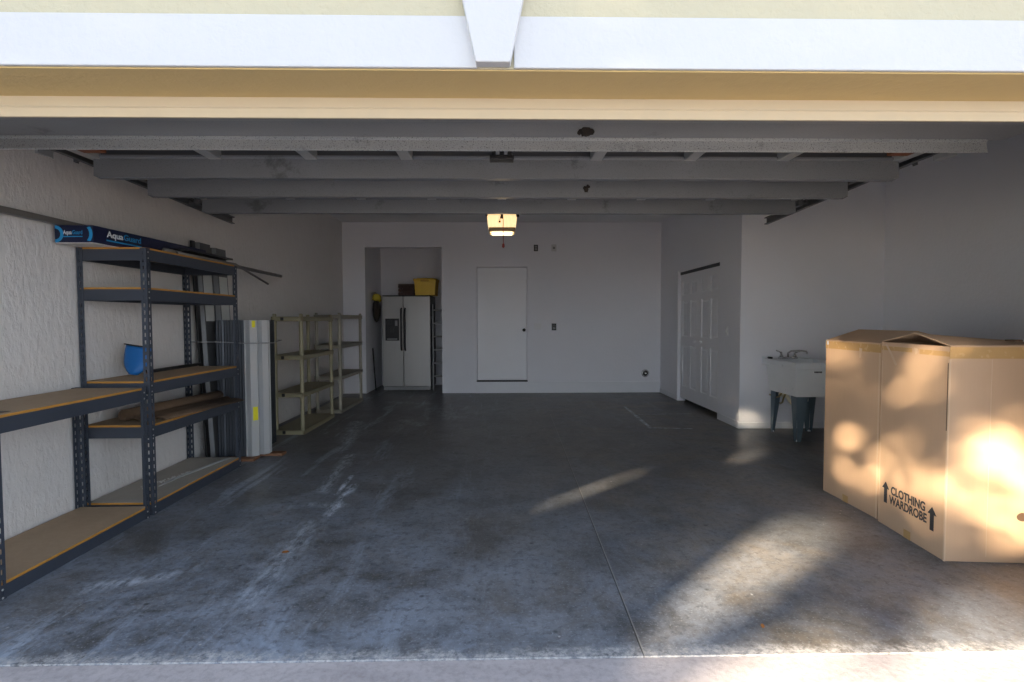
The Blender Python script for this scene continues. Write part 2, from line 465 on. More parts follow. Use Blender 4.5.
# bifold closet door: two leaves, each with two columns of three raised panels
d2 = MB(); d2.box(XC + .02, XC + .07, BY0, BY1, BZ - .045, BZ); d2 = struct(d2.build('door_2', M['dark_gap']))
ym = (BY0 + BY1) / 2
for k, (a0, a1) in enumerate(((BY0 + .008, ym - .002), (ym + .002, BY1 - .008))):
    g = MB(); wd = a1 - a0
    zs = [.065, .26, .92, 1.06, 1.62, 1.72, 1.93, BZ - .035]
    ys = [a0, a0 + .10, a0 + wd / 2 - .045, a0 + wd / 2 + .045, a1 - .10, a1]
    xf = XC + .028
    for i in range(5):
        for j in range(7):
            y0, y1, z0, z1 = ys[i], ys[i + 1], zs[j], zs[j + 1]
            if i in (1, 3) and j in (1, 3, 5):
                g.box(xf + .012, xf + .03, y0, y1, z0, z1)
                q = .028
                P = [(y0 + q * .5, z0 + q * .5), (y1 - q * .5, z0 + q * .5), (y1 - q * .5, z1 - q * .5), (y0 + q * .5, z1 - q * .5)]
                R = [(y0 + q * 1.6, z0 + q * 1.6), (y1 - q * 1.6, z0 + q * 1.6), (y1 - q * 1.6, z1 - q * 1.6), (y0 + q * 1.6, z1 - q * 1.6)]
                va = [g.bm.verts.new((xf + .012, *p)) for p in P]; vb = [g.bm.verts.new((xf + .001, *p)) for p in R]
                for e in range(4): g.bm.faces.new((va[e], va[(e + 1) % 4], vb[(e + 1) % 4], vb[e]))
                g.bm.faces.new(vb)
            else:
                g.box(xf, xf + .03, y0, y1, z0, z1)
    lf = g.build('leaf', M['gloss_white'], d2)
    kb = MB(); kb.lathe([(.008, 0), (.008, -.012), (.016, -.020), (.017, -.030), (.004, -.034)], (xf, a1 - .12 if k == 0 else a0 + .12, 1.0), 'x', 16)
    kb.build('knob', M['gloss_white'], lf, smooth=True)

# window on the right wall, only its far edge shows
w1 = MB()
for a in ((3.55, 4.58, 1.60, 1.65), (3.55, 4.58, 1.13, 1.16), (3.55, 3.60, 1.16, 1.60), (4.53, 4.58, 1.16, 1.60), (4.08, 4.12, 1.16, 1.60)):
    w1.box(XR - .022, XR, a[0], a[1], a[2], a[3], .003)
w1 = struct(w1.build('window_1', mat('bronze_window_frame', (.05, .05, .055), .4, .5)))
b = MB(); b.box(XR - .010, XR, 3.60, 4.53, 1.16, 1.60); b.build('pane', M['glass_dark'], w1)
b = MB(); b.box(XR - .06, XR, 3.50, 4.63, 1.10, 1.13, .004); b.build('sill', M['gloss_white'], w1)

# ------------------------------------------------------------------ overhead door, tracks, opener
gd = thing('garage_door', 'raised grey steel overhead door hanging flat under the ceiling', 'garage door', (0, 2.16, 2.2))
secs = [(2.16, 2.68, 2.222), (2.70, 3.28, 2.312), (3.29, 3.80, 2.318), (3.81, 4.45, 2.33)]
for (y0, y1, z) in secs:
    b = MB()
    hw = 2.515 if z < 2.25 else 2.47
    b.box(-hw, hw, y0, y1, z + .03, z + .05)
    if z < 2.25:
        b.prism([(y0, z + .03), (y0, z + .006), (y0 + .03, z), (y0 + .26, z), (y0 + .28, z + .004), (y0 + .47, z), (y1, z + .012), (y1, z + .03)], lambda y, zz, d: V((d, y, zz)), (-hw, hw))
    else:
        b.box(-hw, hw, y0, y0 + .04, z - .005, z + .03); b.box(-hw, hw, y1 - .04, y1, z - .005, z + .03)
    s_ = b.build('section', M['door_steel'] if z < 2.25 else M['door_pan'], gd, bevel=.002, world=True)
    if z > 2.25:
        for X in (-2.42, -1.71, -1.14, -.57, 0, .57, 1.14, 1.71, 2.42):
            q = MB(); q.box(X - .035, X + .035, y0 + .002, y1 - .002, z - .022, z + .03, .004)
            q.build('stile', M['stile'], s_, world=False).data.transform(Matrix.Translation(-gd.location))
for i, (y, zb_, zt_, dp) in enumerate(((2.64, 2.157, 2.230, .022), (3.23, 2.178, 2.312, .06), (3.71, 2.176, 2.318, .055), (4.37, 2.197, 2.33, .055))):
    b = MB(); hw = 2.425
    b.prism([(y, zb_ + .012), (y + .004, zt_ - .02), (y - .006, zt_ - .012), (y - .006, zt_), (y + dp, zt_), (y + dp, zb_ + (.006 if i else .010))], lambda yy, zz, d: V((d, yy, zz)), (-hw, hw))
    b.prism([(y - .004, zb_ + .012), (y - .004, zb_ + .003), (y, zb_), (y + dp, zb_ + (.004 if i else .008)), (y + dp, zb_ + .012)], lambda yy, zz, d: V((d, yy, zz)), (-hw + .035 * (i > 0), hw - .035 * (i > 0)))
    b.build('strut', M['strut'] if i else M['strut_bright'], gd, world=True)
for sx in (-1, 1):
    b = MB(); b.box(sx * 2.20 - .06, sx * 2.20 + .06, 2.80, 2.95, 2.235, 2.30, .004); b.build('end_hinge', M['orange_tag'], gd, world=True)
    for y, z in ((3.10, 2.330), (3.74, 2.3125), (4.40, 2.2935)):
        b = MB()
        b.tube([(sx * 2.44, y, z), (sx * 2.545, y, z)], .006, 8); b.lathe([(.004, -.012), (.015, -.012), (.017, 0), (.015, .012), (.004, .012)], (sx * 2.53, y, z), 'x', 16)
        b.box(sx * 2.455 - .02, sx * 2.455 + .02, y - .05, y + .05, z - .03, z + .05, .003)
        b.box(sx * 2.455 - .035, sx * 2.455 + .035, y - .028, y + .028, z - .012, z + .012, .003)
        b.build('roller', M['rail'], gd, world=True)
b = MB(); b.box(-.062, .062, 2.74, 2.80, 2.148, 2.172, .003); b.box(-.012, .012, 2.72, 2.84, 2.17, 2.25); b.box(-.05, -.03, 2.70, 2.78, 2.16, 2.26); b.box(.03, .05, 2.70, 2.78, 2.16, 2.26)
b.build('arm_bracket', M['black'], gd, world=True)

for sx, lab in ((-1, 'dark steel door track running in above the left shelving wall'), (1, 'dark steel door track running in on the sink side')):
    tr = thing('door_track', lab, 'door track', (sx * 2.53, 2.2, .05))
    b = MB()
    path = [(2.085, .03), (2.085, 1.85)] + [(2.085 + .42 * (1 - math.cos(a)), 1.88 + .45 * math.sin(a)) for a in [PI / 2 * k / 8 for k in range(1, 9)]] + [(3.24, 2.33), (5.10, 2.276)]
    prof = [(-.004, -.036), (.026, -.036), (.026, .030), (-.004, .030), (-.004, .022), (.018, .023), (.018, -.029), (-.004, -.028)]
    rings = []
    for i, (y, z) in enumerate(path):
        p0 = path[max(i - 1, 0)]; p1 = path[min(i + 1, len(path) - 1)]
        d = V((0, p1[0] - p0[0], p1[1] - p0[1])).normalized(); nn = V((0, -d.z, d.y))
        rings.append([b.bm.verts.new(V((sx * 2.53, y, z)) + V((sx * a, 0, 0)) + nn * c) for a, c in prof])
    for i in range(len(rings) - 1):
        for k in range(8):
            b.bm.faces.new((rings[i][k], rings[i][(k + 1) % 8], rings[i + 1][(k + 1) % 8], rings[i + 1][k]))
    b.bm.faces.new(rings[0]); b.bm.faces.new(rings[-1][::-1])
    b.build('rail', M['rail'], tr, world=True)
    for y in (3.3, 4.78):
        q = MB(); q.box(sx * 2.575 - .018, sx * 2.575 + .018, y - .002, y + .002, 2.29, ZC); q.box(sx * 2.575 - .002 + sx * .016, sx * 2.575 + .002 + sx * .016, y, y + .035, 2.29, ZC)
        q.build('hanger', M['rail'], tr, world=True)
    q = MB(); q.box(sx * 2.56 - .012, sx * 2.56 + .03 * sx + .012, 3.02, 3.13, 2.26, 2.33, .004); q.build('splice_plate', M['stile'], tr, world=True)

op = thing('door_opener', 'ceiling-hung garage door opener with glowing warm lamp cover', 'door opener', (0, 4.8, 2.1))
b = MB(); b.box(-.14, .14, 4.90, 5.32, 2.26, 2.44, .02); b.box(-.11, .11, 4.70, 4.92, 2.31, 2.42, .012); b.build('housing', M['grey_btn'], op, world=True)
b = MB(); b.box(-.02, .02, 2.05, 4.75, 2.40, 2.43); b.build('drive_rail', M['rail'], op, world=True)
for X in (-.13, .13):
    b = MB(); b.box(X - .015, X + .015, 5.08, 5.084, 2.43, ZC); b.build('hanger_strap', M['rail'], op, world=True)
b = MB()   # lamp cover: a tapering ribbed bucket
N = 14; rows = []
for z, hx, y0, y1 in ((2.302, .136, 4.80, 5.00), (2.25, .133, 4.795, 5.0), (2.19, .128, 4.80, 5.0), (2.145, .118, 4.815, 4.99), (2.118, .105, 4.84, 4.97)):
    row = []
    for k in range(N + 1):
        a = k / N; row.append((-hx + 2 * hx * a, y0 + .02 * (2 * a - 1) ** 2 + (.003 if k % 2 else 0), z))
    row += [(hx, y1, z), (-hx, y1, z), row[0]]
    rows.append(row)
b.sheet(rows); b.bm.faces.new([b.bm.verts[:][-(N + 4) + i] for i in range(N + 3)]) if False else None
b.build('lamp_cover', M['lens'], op, smooth=False, world=True)
b = MB()
b.box(-.118, .120, 4.798, 4.99, 2.128, 2.162, .008); b.build('cover_rim', mat('amber_rim', (.22, .15, .07), .5), op, world=True)
b = MB(); b.box(-.095, .095, 4.83, 4.97, 2.112, 2.127, .006); b.build('lower_lens', M['bulb'], op, world=True)
b = MB(); b.box(-.146, -.128, 4.79, 4.83, 2.26, 2.308, .004); b.build('cover_clip', M['black'], op, world=True)
b = MB(); b.box(.128, .156, 4.79, 4.83, 2.255, 2.302, .006); b.build('cover_clip', M['black'], op, world=True)
b = MB(); b.box(-.012, .012, 4.775, 4.795, 2.235, 2.306, .003); b.box(-.03, -.012, 4.78, 4.79, 2.20, 2.215); b.tube([(-.022, 4.783, 2.21), (-.01, 4.783, 2.26)], .003, 6)
b.build('release_lever', mat('dark_amber', (.10, .045, .015), .5), op, world=True)
cp = MB(); cp.tube([(.01, 4.78, 2.24), (.012, 4.775, 2.0)], .0035, 6); cp = cp.build('pull_cord', M['cord'], op, world=True)
b = MB(); b.lathe([(.003, .03), (.010, .02), (.012, 0), (.006, -.012)], (.012, 4.775, 1.985), 'z', 10); b = b.build('pull_handle', M['cord'], cp); b.data.transform(Matrix.Translation(-op.location))

# ------------------------------------------------------------------ charcoal steel racks on the left wall
def post_bm(h):
    """angle post with a row of slots in each flange, corner at the origin"""
    g = MB(); w = .040
    for fl in (0, 1):
        xs = [0, .015, .025, w]
        zs = [0]; z = .02
        while z + .03 < h:
            zs += [z, z + .026]; z += .05
        zs.append(h)
        f = (lambda a, z: V((a, 0, z))) if fl == 0 else (lambda a, z: V((0, a, z)))
        vv = {}
        def vert(i, j):
            if (i, j) not in vv: vv[i, j] = g.bm.verts.new(f(xs[i], zs[j]))
            return vv[i, j]
        for i in range(3):
            for j in range(len(zs) - 1):
                if i == 1 and j % 2 == 1: continue
                g.bm.faces.new((vert(i, j), vert(i + 1, j), vert(i + 1, j + 1), vert(i, j + 1)))
    bmesh.ops.remove_doubles(g.bm, verts=g.bm.verts[:], dist=1e-5)
    return g
post_cache = {}
def make_post(parent, x, y, rz, h):
    if h not in post_cache:
        ob = post_bm(h).build('post', M['rack_steel'], parent, solid=.0022); post_cache[h] = ob
    else:
        ob = post_cache[h].copy(); COL.objects.link(ob); ob.parent = parent
    ob.location = (x, y, 0); ob.rotation_euler = (0, 0, rz)
def make_rack(label, y0, y1, levels, h, dusty=()):
    D = .46; L = y1 - y0
    t = thing('shelving_rack', label, 'shelving rack', (-2.845, y0, 0), 0, 'charcoal steel racks along the left wall')
    make_post(t, 0, 0, 0, h); make_post(t, D, 0, PI / 2, h); make_post(t, D, L, PI, h); make_post(t, 0, L, -PI / 2, h)
    for li, z in enumerate(levels):
        for fx in (0, 1):
            b = MB(); xo = .004 if fx == 0 else D - .004; s = 1 if fx == 0 else -1
            b.prism([(xo, max(.002, z - .075)), (xo + s * .012, max(.002, z - .075)), (xo + s * .012, max(.006, z - .070)), (xo + s * .003, max(.008, z - .068)), (xo + s * .003, z - .012), (xo + s * .022, z - .012), (xo + s * .022, z - .009), (xo + s * .003, z - .009), (xo + s * .003, z), (xo, z)],
                    lambda a, c, d: V((a, d, c)), (.004, L - .004))
            bo = b.build('beam', M['rack_steel'], t)
            if fx:
                for yy in (.02, L - .02):
                    for zz in (z - .018, z - .058):
                        r = MB(); r.lathe([(.006, 0), (.006, .002), (.003, .004)], (D, yy, zz), 'x', 8); r.build('rivet', M['rivet'], bo)
        for fy in (0, 1):
            b = MB(); yo = .004 if fy == 0 else L - .004; s = 1 if fy == 0 else -1
            b.prism([(yo, max(.002, z - .075)), (yo + s * .012, max(.002, z - .075)), (yo + s * .012, max(.006, z - .070)), (yo + s * .003, max(.008, z - .068)), (yo + s * .003, z), (yo, z)],
                    lambda a, c, d: V((d, a, c)), (.004, D - .004))
            b.build('beam', M['rack_steel'], t)
        b = MB(); b.box(.008, D - .008, .008, L - .008, z - .004, z + .013)
        for f in b.bm.faces:
            f.normal_update()
            f.material_index = 0 if abs(f.normal.z) > .5 else 1
        b.build('shelf_board', M['board_dusty'] if li in dusty else M['board'], t, mats=[M['board_edge']])
    return t
RY0, RY1 = 3.615, 4.83
LV = [.072, .605, .905, 1.540, 1.808]
make_rack('tall charcoal steel rack of five shelves carrying the navy carton', RY0, RY1, LV, 1.818, dusty=(0,))
make_rack('low two-shelf charcoal steel rack with empty boards, nearest the garage opening', 2.50, 3.575, [.066, .868], .885)

# things on the tall rack
XF = -2.385
# printed navy carton overhanging the top shelf
zt = LV[-1] + .013
lam = thing('flooring_carton', 'long navy printed carton lying on the top of the tall rack', 'carton', (-2.83, 3.43, zt), -.028)
CW, CL, CH = .245, 1.22, .112
b = MB(); b.box(0, CW, 0, CL, .003, CH, .002); b.build('carton', M['navy'], lam)
b = MB(); b.box(0.001, CW - .001, .001, CL - .001, 0, .0035); b.build('underside', M['white_card'], lam)
def arc(o, ex, ey, r0, r1, a0, a1, name, m, parent, clip=None, up=False):
    g = MB(); n = 18; F = frame_mtx(o, ex, ey); rows = [[], []]
    for k in range(n + 1):
        a = a0 + (a1 - a0) * k / n
        for r, row in ((r0, rows[0]), (r1, rows[1])):
            p = V((r * math.cos(a), r * math.sin(a), 0))
            if clip: p.y = max(-clip, min(clip, p.y)); 
            row.append(F @ p)
    g.sheet(rows); return g.build(name, m, parent, solid=.0006)
hz = CH / 2
arc((0.004, -.0015, hz + .001), (1, 0, 0), (0, 0, 1), .034, .054, -PI / 2, PI / 2, 'print_ring', M['cyan'], lam, .053)
arc((.168, -.0015, hz + .001), (1, 0, 0), (0, 0, 1), .055, .075, -.80, .80, 'print_ring', M['cyan'], lam, .045)
text_mesh('lettering', 'Aqua', .036, M['white_print'], lam, frame_mtx((.083, -.0012, hz + .010), (1, 0, 0), (0, 0, 1)), .056, .0008)
text_mesh('lettering', 'Guard', .036, M['cyan'], lam, frame_mtx((.146, -.0012, hz + .010), (1, 0, 0), (0, 0, 1)), .064, .0005)
b = MB(); b.box(.056, .178, -.0012, .0005, hz - .018, hz - .012); b.build('print_stripe', M['cyan'], lam)
text_mesh('lettering', 'Aqua', .056, M['white_print'], lam, frame_mtx((CW + .0012, .185, hz + .016), (0, 1, 0), (0, 0, 1)), .145, .0012)
text_mesh('lettering', 'Guard', .056, M['cyan'], lam, frame_mtx((CW + .0012, .345, hz + .016), (0, 1, 0), (0, 0, 1)), .165, .0008)
b = MB(); b.box(CW - .0005, CW + .0012, .11, .43, hz - .028, hz - .019); b.build('print_stripe', M['cyan'], lam)
# steel pole lying along the carton
b = MB(); z0 = zt + CH + .013
b.prism([(-.017, -.012), (.017, -.012), (.017, .026), (-.017, .026)], lambda a, c, d: V((-2.805 + a, d, z0 + c + (3.45 - d) * -.012 * 0)), (2.35, 4.25))
tag(b.build('steel_pole', M['pole'], bevel=.004), 'grey steel pole resting lengthwise on the navy carton, end sticking out', 'pole')
# two thin rods sticking out past the far end of the top shelf
for (pts, r, lab) in (([(-2.44, 3.9, zt + .018), (-2.53, 4.85, zt + .022), (-2.68, 6.5, zt + .042)], .0175, 'thicker dark rod sticking out past the end of the top shelf'),
                      ([(-2.405, 4.0, zt + .011), (-2.405, 4.85, zt + .013), (-2.42, 4.98, zt - .004), (-2.62, 6.0, zt - .085)], .0105, 'thinner dark rod drooping below the thicker one off the top shelf')):
    b = MB(); b.tube(pts, r, 10); b = b.build('rod', M['pole'], smooth=True); tag(b, lab, 'rod')
# small dark board on the shelf end
b = MB(); b.box(-2.535, -2.39, 4.10, 4.78, zt + .041, zt + .056, .002)
b.xf(Matrix.Translation((0, 0, 0)))
tag(b.build('slat_board', M['black']), 'narrow black board lying across the rods on the top shelf', 'board')

# blue scoop with a long dark handle
zs = LV[2] + .013
sh = thing('snow_shovel', 'blue plastic scoop with a dark handle lying on the third shelf', 'shovel', (-2.648, 3.86, zs + .014))
sh.rotation_euler = (0, .14, 0)
g = MB(); rows = []
for j in range(9):
    v = j / 8; zz = .012 + .205 * v
    half = .090 * math.sqrt(max(.10, 1 - (1 - v) ** 3.2)) + .004
    rows.append([(half * (2 * i / 10 - 1), -.02 - .022 * (1 - (2 * i / 10 - 1) ** 2) * (1 - .3 * v) + .03 * v, zz) for i in range(11)])
g.sheet(rows); g.build('scoop', M['blue'], sh, smooth=True, solid=.006)
g = MB(); g.tube([(x, -.005 + .0 * x - .02 * (1 - (x / .098) ** 2), .219) for x in [-.098 + .0196 * k for k in range(11)]], .0055, 8); g.build('lip', M['black'], sh, smooth=True)
g = MB(); g.tube([(.0, -.012, .10), (.0, .03, .05), (.0, .12, .016), (-.03, .88, .008)], [.016, .016, .013, .013], 10); g.build('handle', M['black'], sh, smooth=True)

# roll of brown carpet with a loose flap
zs = LV[1] + .013
cr = thing('carpet_roll', 'rolled brown carpet remnant lying on the fourth shelf', 'carpet roll', (-2.66, 3.75, zs), -.13)
g = MB(); R0 = .044
sp = []
for k in range(70):
    a = k / 69 * 2 * PI * 3.6; r = .010 + (R0 - .010) * k / 69
    sp.append((r * math.cos(a), r * math.sin(a) + R0 + .001))
sp += [(R0 + .03, .035), (R0 + .075, .012), (R0 + .12, .006)]
g.sheet([[(a, .02 * math.sin(a * 40) * 0 + 0, c) for a, c in sp], [(a, .5, c) for a, c in sp], [(a, 1.02, c * .97) for a, c in sp]])
g.build('roll', M['brown_carpet'], cr, smooth=True, solid=.004)
g = MB(); fl = [(.10 + .16 * k / 8, .007 + .018 * math.sin(k / 8 * PI)) for k in range(9)]
g.sheet([[(a, y_, c) for a, c in fl] for y_ in (.08, .5, .98)]); g.build('flap', M['brown_carpet'], cr, smooth=True, solid=.005)

# bottom shelf: bent white strip, crumbs, a chip
zs = LV[0] + .013
b = MB(); pts = []
for k in range(13):
    f = k / 12
    pts.append((-2.56 + .125 * f - .03 * math.sin(f * PI), 3.95 + .80 * f, zs + .012 + .002 * math.sin(f * 9)))
b.tube(pts, [.004 + .006 * min(1, 4 * (1 - abs(2 * k / 12 - 1))) for k in range(13)], 8)
tag(b.build('edging_strip', M['alum_white'], smooth=True), 'bent silvery edging strip lying on the dusty bottom shelf', 'strip')
b = MB(); q = random.Random(3)
for k in range(90):
    f = q.random(); x = -2.67 + .11 * f + q.gauss(0, .012); y = 3.92 + .45 * f + q.gauss(0, .02); s_ = .003 + .006 * q.random()
    b.blob((x, y, zs + s_ * .8 + .0005), (s_, s_, s_ * .6), k, 1)
cb = b.build('plaster_crumbs', M['crumb']); cb['kind'] = 'stuff'; tag(cb, 'pale plaster crumbs strewn beside the silvery strip', 'crumbs')
b = MB(); b.box(-.02, .02, -.009, .009, 0, .008, .002); b.xf(Matrix.Translation((-2.485, 3.70, zs)) @ Matrix.Rotation(.7, 4, 'Z'))
tag(b.build('wood_chip', M['black']), 'small dark chip on the dusty bottom shelf board', 'chip')
# dark smear of tape on the low rack top
b = MB(); b.box(-2.56, -2.44, 2.54, 2.66, .8812, .8832, .0004); b.xf(Matrix.Identity(4))
tag(b.build('tape_patch', mat('dark_tape', (.10, .065, .045), .6)), 'dark scrap stuck on the top board of the low rack', 'scrap')

# ------------------------------------------------------------------ corrugated storm panels
def panel_bm(h, W=.62, amp=.042, flats=(.24, .24)):
    g = MB(); f0, f1 = flats; s = .025; v = W - f0 - f1 - 3 * s
    pr = [(-.012, -amp), (0, -amp), (s, 0), (s + f0, 0), (2 * s + f0, -amp), (2 * s + f0 + v, -amp), (3 * s + f0 + v, 0), (3 * s + f0 + v + f1, 0), (W + s, -amp), (W + s + .012, -amp)]
    g.sheet([[(x, y, z) for y, x in pr] for z in (0, h)])
    return g
# bundle standing on edge, nested one behind the next
zw = .027
px = panel_bm(1.305).build('storm_panel', M['alum_dark'], solid=.0022)
pl_ = px.data.copy(); pl_.materials.clear(); pl_.materials.append(M['alum_edge'])
XS = [-2.668 + .0265 * k for k in range(10)]
for k, X in enumerate(XS):
    o = px if k == 0 else px.copy()
    if k: COL.objects.link(o)
    if k % 4 == 2: o.data = pl_
    o.location = (X, 5.07, zw); o.rotation_euler = (0, .0, 0)
    tag(o, 'dark corrugated metal panel standing edge-on in the bundle by the tall rack', 'storm panel', 'nested storm panels in the bundle')
o = panel_bm(1.305, .195, .040, (.066, .056)).build('storm_panel', M['alum_white'], solid=.0022)
o.location = (-2.408, 5.045, zw); o.rotation_euler = (0, 0, -.73)
tag(o, 'pale corrugated metal panel with yellow stickers standing outermost in the bundle', 'storm panel')
for y0, y1, z0, z1 in ((.045, .075, 1.235, 1.298), (.040, .085, .345, .475)):
    b = MB(); b.box(.0013, .0028, y0, y1, z0, z1); b.build('sticker', M['yellow_sticker'], o)
# two tall panels leaning flat against the wall behind
for k, (Y, hh, lab) in enumerate(((4.98, 2.055, 'tall grey storm panel leaning against the left wall, nearer of two'), (5.265, 2.04, 'tall grey storm panel leaning against the left wall, farther of two'))):
    g = MB(); W = .27; am = .032
    pr = [(0, 0), (.02, 0), (.045, am), (W - .045, am), (W - .02, 0), (W, 0)]
    rows = []
    for z in (0, .5, 1.0, hh - .02, hh):
        rows.append([(x, y, z) for y, x in pr])
    g.sheet(rows)
    o = g.build('storm_panel', M['alum_tall'], solid=.002); o.location = (-2.752, Y, .003); o.rotation_euler = (0, -.0495, 0)
    tag(o, lab, 'storm panel')
    for z0_, z1_ in ((1.32, 1.535), (1.56, 1.76)):
        q = MB(); q.box(am + .001, am + .004, .062, W - .062, z0_, z1_, .001); q.build('glint_face', M['metal_glint'], o)  # added pale plates painting the bright reflection on the metal
g = MB(); g.box(-2.854, -2.836, 4.915, 4.97, 0, 2.06, .002); g.xf(Matrix.Translation((-2.75, 0, .002)) @ Matrix.Rotation(-.047, 4, 'Y') @ Matrix.Translation((2.854, 0, 0))); tag(g.build('edge_board', M['black']), 'black upright strip beside the tall storm panels on the wall', 'strip')
# cord round the bundle
b = MB(); zc = 1.115
b.tube([(-2.845, 4.875, zc + .02), (-2.72, 4.89, zc + .016), (-2.6, 4.99, zc + .012), (-2.42, 5.0, zc), (-2.37, 5.01, zc), (-2.22, 5.20, zc - .005), (-2.24, 5.25, zc), (-2.38, 5.76, zc), (-2.80, 5.765, zc + .01)], .004, 8)
tag(b.build('tie_cord', mat('grey_cord', (.30, .30, .30), .7), smooth=True), 'thin grey cord tied round the bundle of metal panels', 'cord')
for (x0, x1, y0, y1, lab) in ((-2.68, -2.345, 4.985, 5.12, 'reddish lumber strip under the near edge of the panel bundle'), (-2.45, -2.16, 5.19, 5.29, 'reddish lumber strip sticking out behind the panel bundle')):
    b = MB(); b.box(x0, x1, y0, y1, 0, .025, .003); tag(b.build('wood_strip', M['wood']), lab, 'wood strip')

# ------------------------------------------------------------------ tan plastic shelf units
def resin_unit(label, x0, x1, y0, y1, levels, h, m, clips):
    t = thing('plastic_shelving', label, 'plastic shelving', (x0, y0, 0), 0, 'tan plastic shelving units')
    L, D = y1 - y0, x1 - x0
    for li, z in enumerate(levels):
        b = MB(); T = .055
        b.box(0, D, 0, L, z - .012, z)
        b.box(0, D, 0, .022, z - T, z, .004); b.box(0, D, L - .022, L, z - T, z, .004)
        b.box(0, .022, 0, L, z - T, z, .004); b.box(D - .022, D, 0, L, z - T, z, .004)
        for k in range(1, 4): b.box(.02, D - .02, L * k / 4 - .006, L * k / 4 + .006, z - .04, z - .01)
        s_ = b.build('shelf', m, t)
        if clips:
            for f in (.30,):
                q = MB(); q.box(D * f, D * f + .035, -.002, .004, z - .046, z - .010); q.build('socket_hole', M['black'], s_)
    for sx, sy in ((0, 0), (1, 0), (0, 1), (1, 1)):
        b = MB()
        X = .028 + sx * (D - .056); Y = .028 + sy * (L - .056); zz = [0] + [l for l in levels] + [h]
        prev = 0
        for z in levels:
            a, c = prev, z - .055
            if c - a > .03:
                b.lathe([(.026, a), (.024, a + .03), (.021, (a + c) / 2), (.024, c - .03), (.027, c)], (X, Y, 0), 'z', 14)
            prev = z
        b.lathe([(.022, levels[-1]), (.020, h - .005), (.012, h)], (X, Y, 0), 'z', 14)
        b.build('post', m, t, smooth=False)
    return t
resin_unit('tan plastic shelf unit beside the storm panels', -2.66, -2.30, 6.15, 7.26, [.055, .49, .925, 1.372], 1.405, M['tan'], True)
resin_unit('paler tan plastic shelf unit farther in, beside the alcove', -2.67, -2.29, 7.56, 8.72, [.055, .53, .98, 1.405], 1.435, M['tan_pale'], False)

# ------------------------------------------------------------------ alcove
fr = thing('refrigerator', 'side-by-side stainless refrigerator standing in the wall alcove', 'refrigerator', (-1.78, 9.94, 0))
FX0, FX1, FY, FZ = -2.240, -1.345, 9.94, 1.792
b = MB(); b.box(FX0 + .005, FX1 - .002, FY + .055, 10.72, .03, FZ - .005, .006); b.box(FX0 + .03, FX1 - .03, FY + .03, FY + .07, .02, .085); b.build('cabinet', M['fridge_side'], fr, world=True)
xs = -1.848
for a0, a1 in ((FX0, xs - .004), (xs + .004, FX1)):
    b = MB(); b.box(a0, a1, FY, FY + .052, .085, FZ - .022, .010); dr = b.build('door', M['fridge_front'], fr, world=True)
    hx = xs - .034 if a0 == FX0 else xs + .034
    q = MB(); q.tube([(hx, FY, 1.545), (hx, FY - .035, 1.525), (hx, FY - .048, 1.40), (hx, FY - .050, 1.15), (hx, FY - .048, .90), (hx, FY - .035, .785), (hx, FY, .765)], .0165, 10)
    q = q.build('handle', M['fridge_dark'], dr, smooth=True); q.data.transform(Matrix.Translation(-fr.location))
    if a0 == FX0:
        q = MB(); q.box(-2.182, -1.925, FY - .012, FY + .002, .945, 1.355, .006); q = q.build('water_dispenser', M['fridge_dark'], dr); q.data.transform(Matrix.Translation(-fr.location))
        for (u0, u1, v0, v1, mm) in ((-2.09, -2.02, 1.10, 1.20, 'black'), (-2.155, -2.06, 1.25, 1.33, 'black'), (-2.0, -1.955, 1.22, 1.32, 'grey_btn'), (-2.15, -1.96, .96, .985, 'grey_btn')):
            k = MB(); k.box(u0, u1, FY - .022, FY - .010, v0, v1, .004); k = k.build('dispenser_paddle', M[mm], dr); k.data.transform(Matrix.Translation(-fr.location))
b = MB(); b.box(FX0 + .01, FX1 - .01, FY + .02, FY + .06, .012, .078, .004); b.build('kick_plate', M['grey_btn'], fr, world=True)
b = MB(); b.box(FX0 + .002, FX1, FY + .01, FY + .10, FZ - .022, FZ, .004); b.build('hinge_cover', M['fridge_dark'], fr, world=True)
for X in (FX0 + .08, FX1 - .08):
    for Y in (FY + .1, 10.65):
        b = MB(); b.lathe([(.02, 0), (.02, .02), (.012, .034)], (X, Y, 0), 'z', 12); b.build('foot', M['black'], fr, world=True)

yb = thing('storage_tote', 'yellow plastic tote on top of the refrigerator', 'tote', (-1.44, 10.15, FZ))
b = MB(); zz = FZ + .003
rows = []
for z, gx in ((zz, 0), (zz + .26, .018), (zz + .262, .030), (zz + .285, .030)):
    x0, x1, y0, y1 = -1.625 - gx, -1.262 + gx, 9.98 - gx, 10.42 + gx
    rows.append([(x0, y0, z), (x1, y0, z), (x1, y1, z), (x0, y1, z), (x0, y0, z)])
b.sheet(rows); b.bm.faces.new([b.bm.verts.new(V(p)) for p in rows[0][:4]]); b.build('tub', M['yellow_bin'], yb, bevel=.006, solid=.004, world=True)
b = MB(); b.box(-1.66, -1.225, 9.945, 10.455, zz + .286, zz + .306, .006); b.box(-1.60, -1.29, 10.0, 10.4, zz + .306, zz + .318, .005); b.build('lid', M['yellow_bin'], yb, world=True)
for y in (9.94, 10.44):
    b = MB(); b.box(-1.52, -1.37, y, y + .018, zz + .25, zz + .296, .005); b.build('latch', mat('amber_latch', (.55, .30, .02), .5), yb, world=True)
ct = thing('open_crate', 'dark brown slatted crate beside the yellow tote on the refrigerator', 'crate', (-1.8, 10.1, FZ))
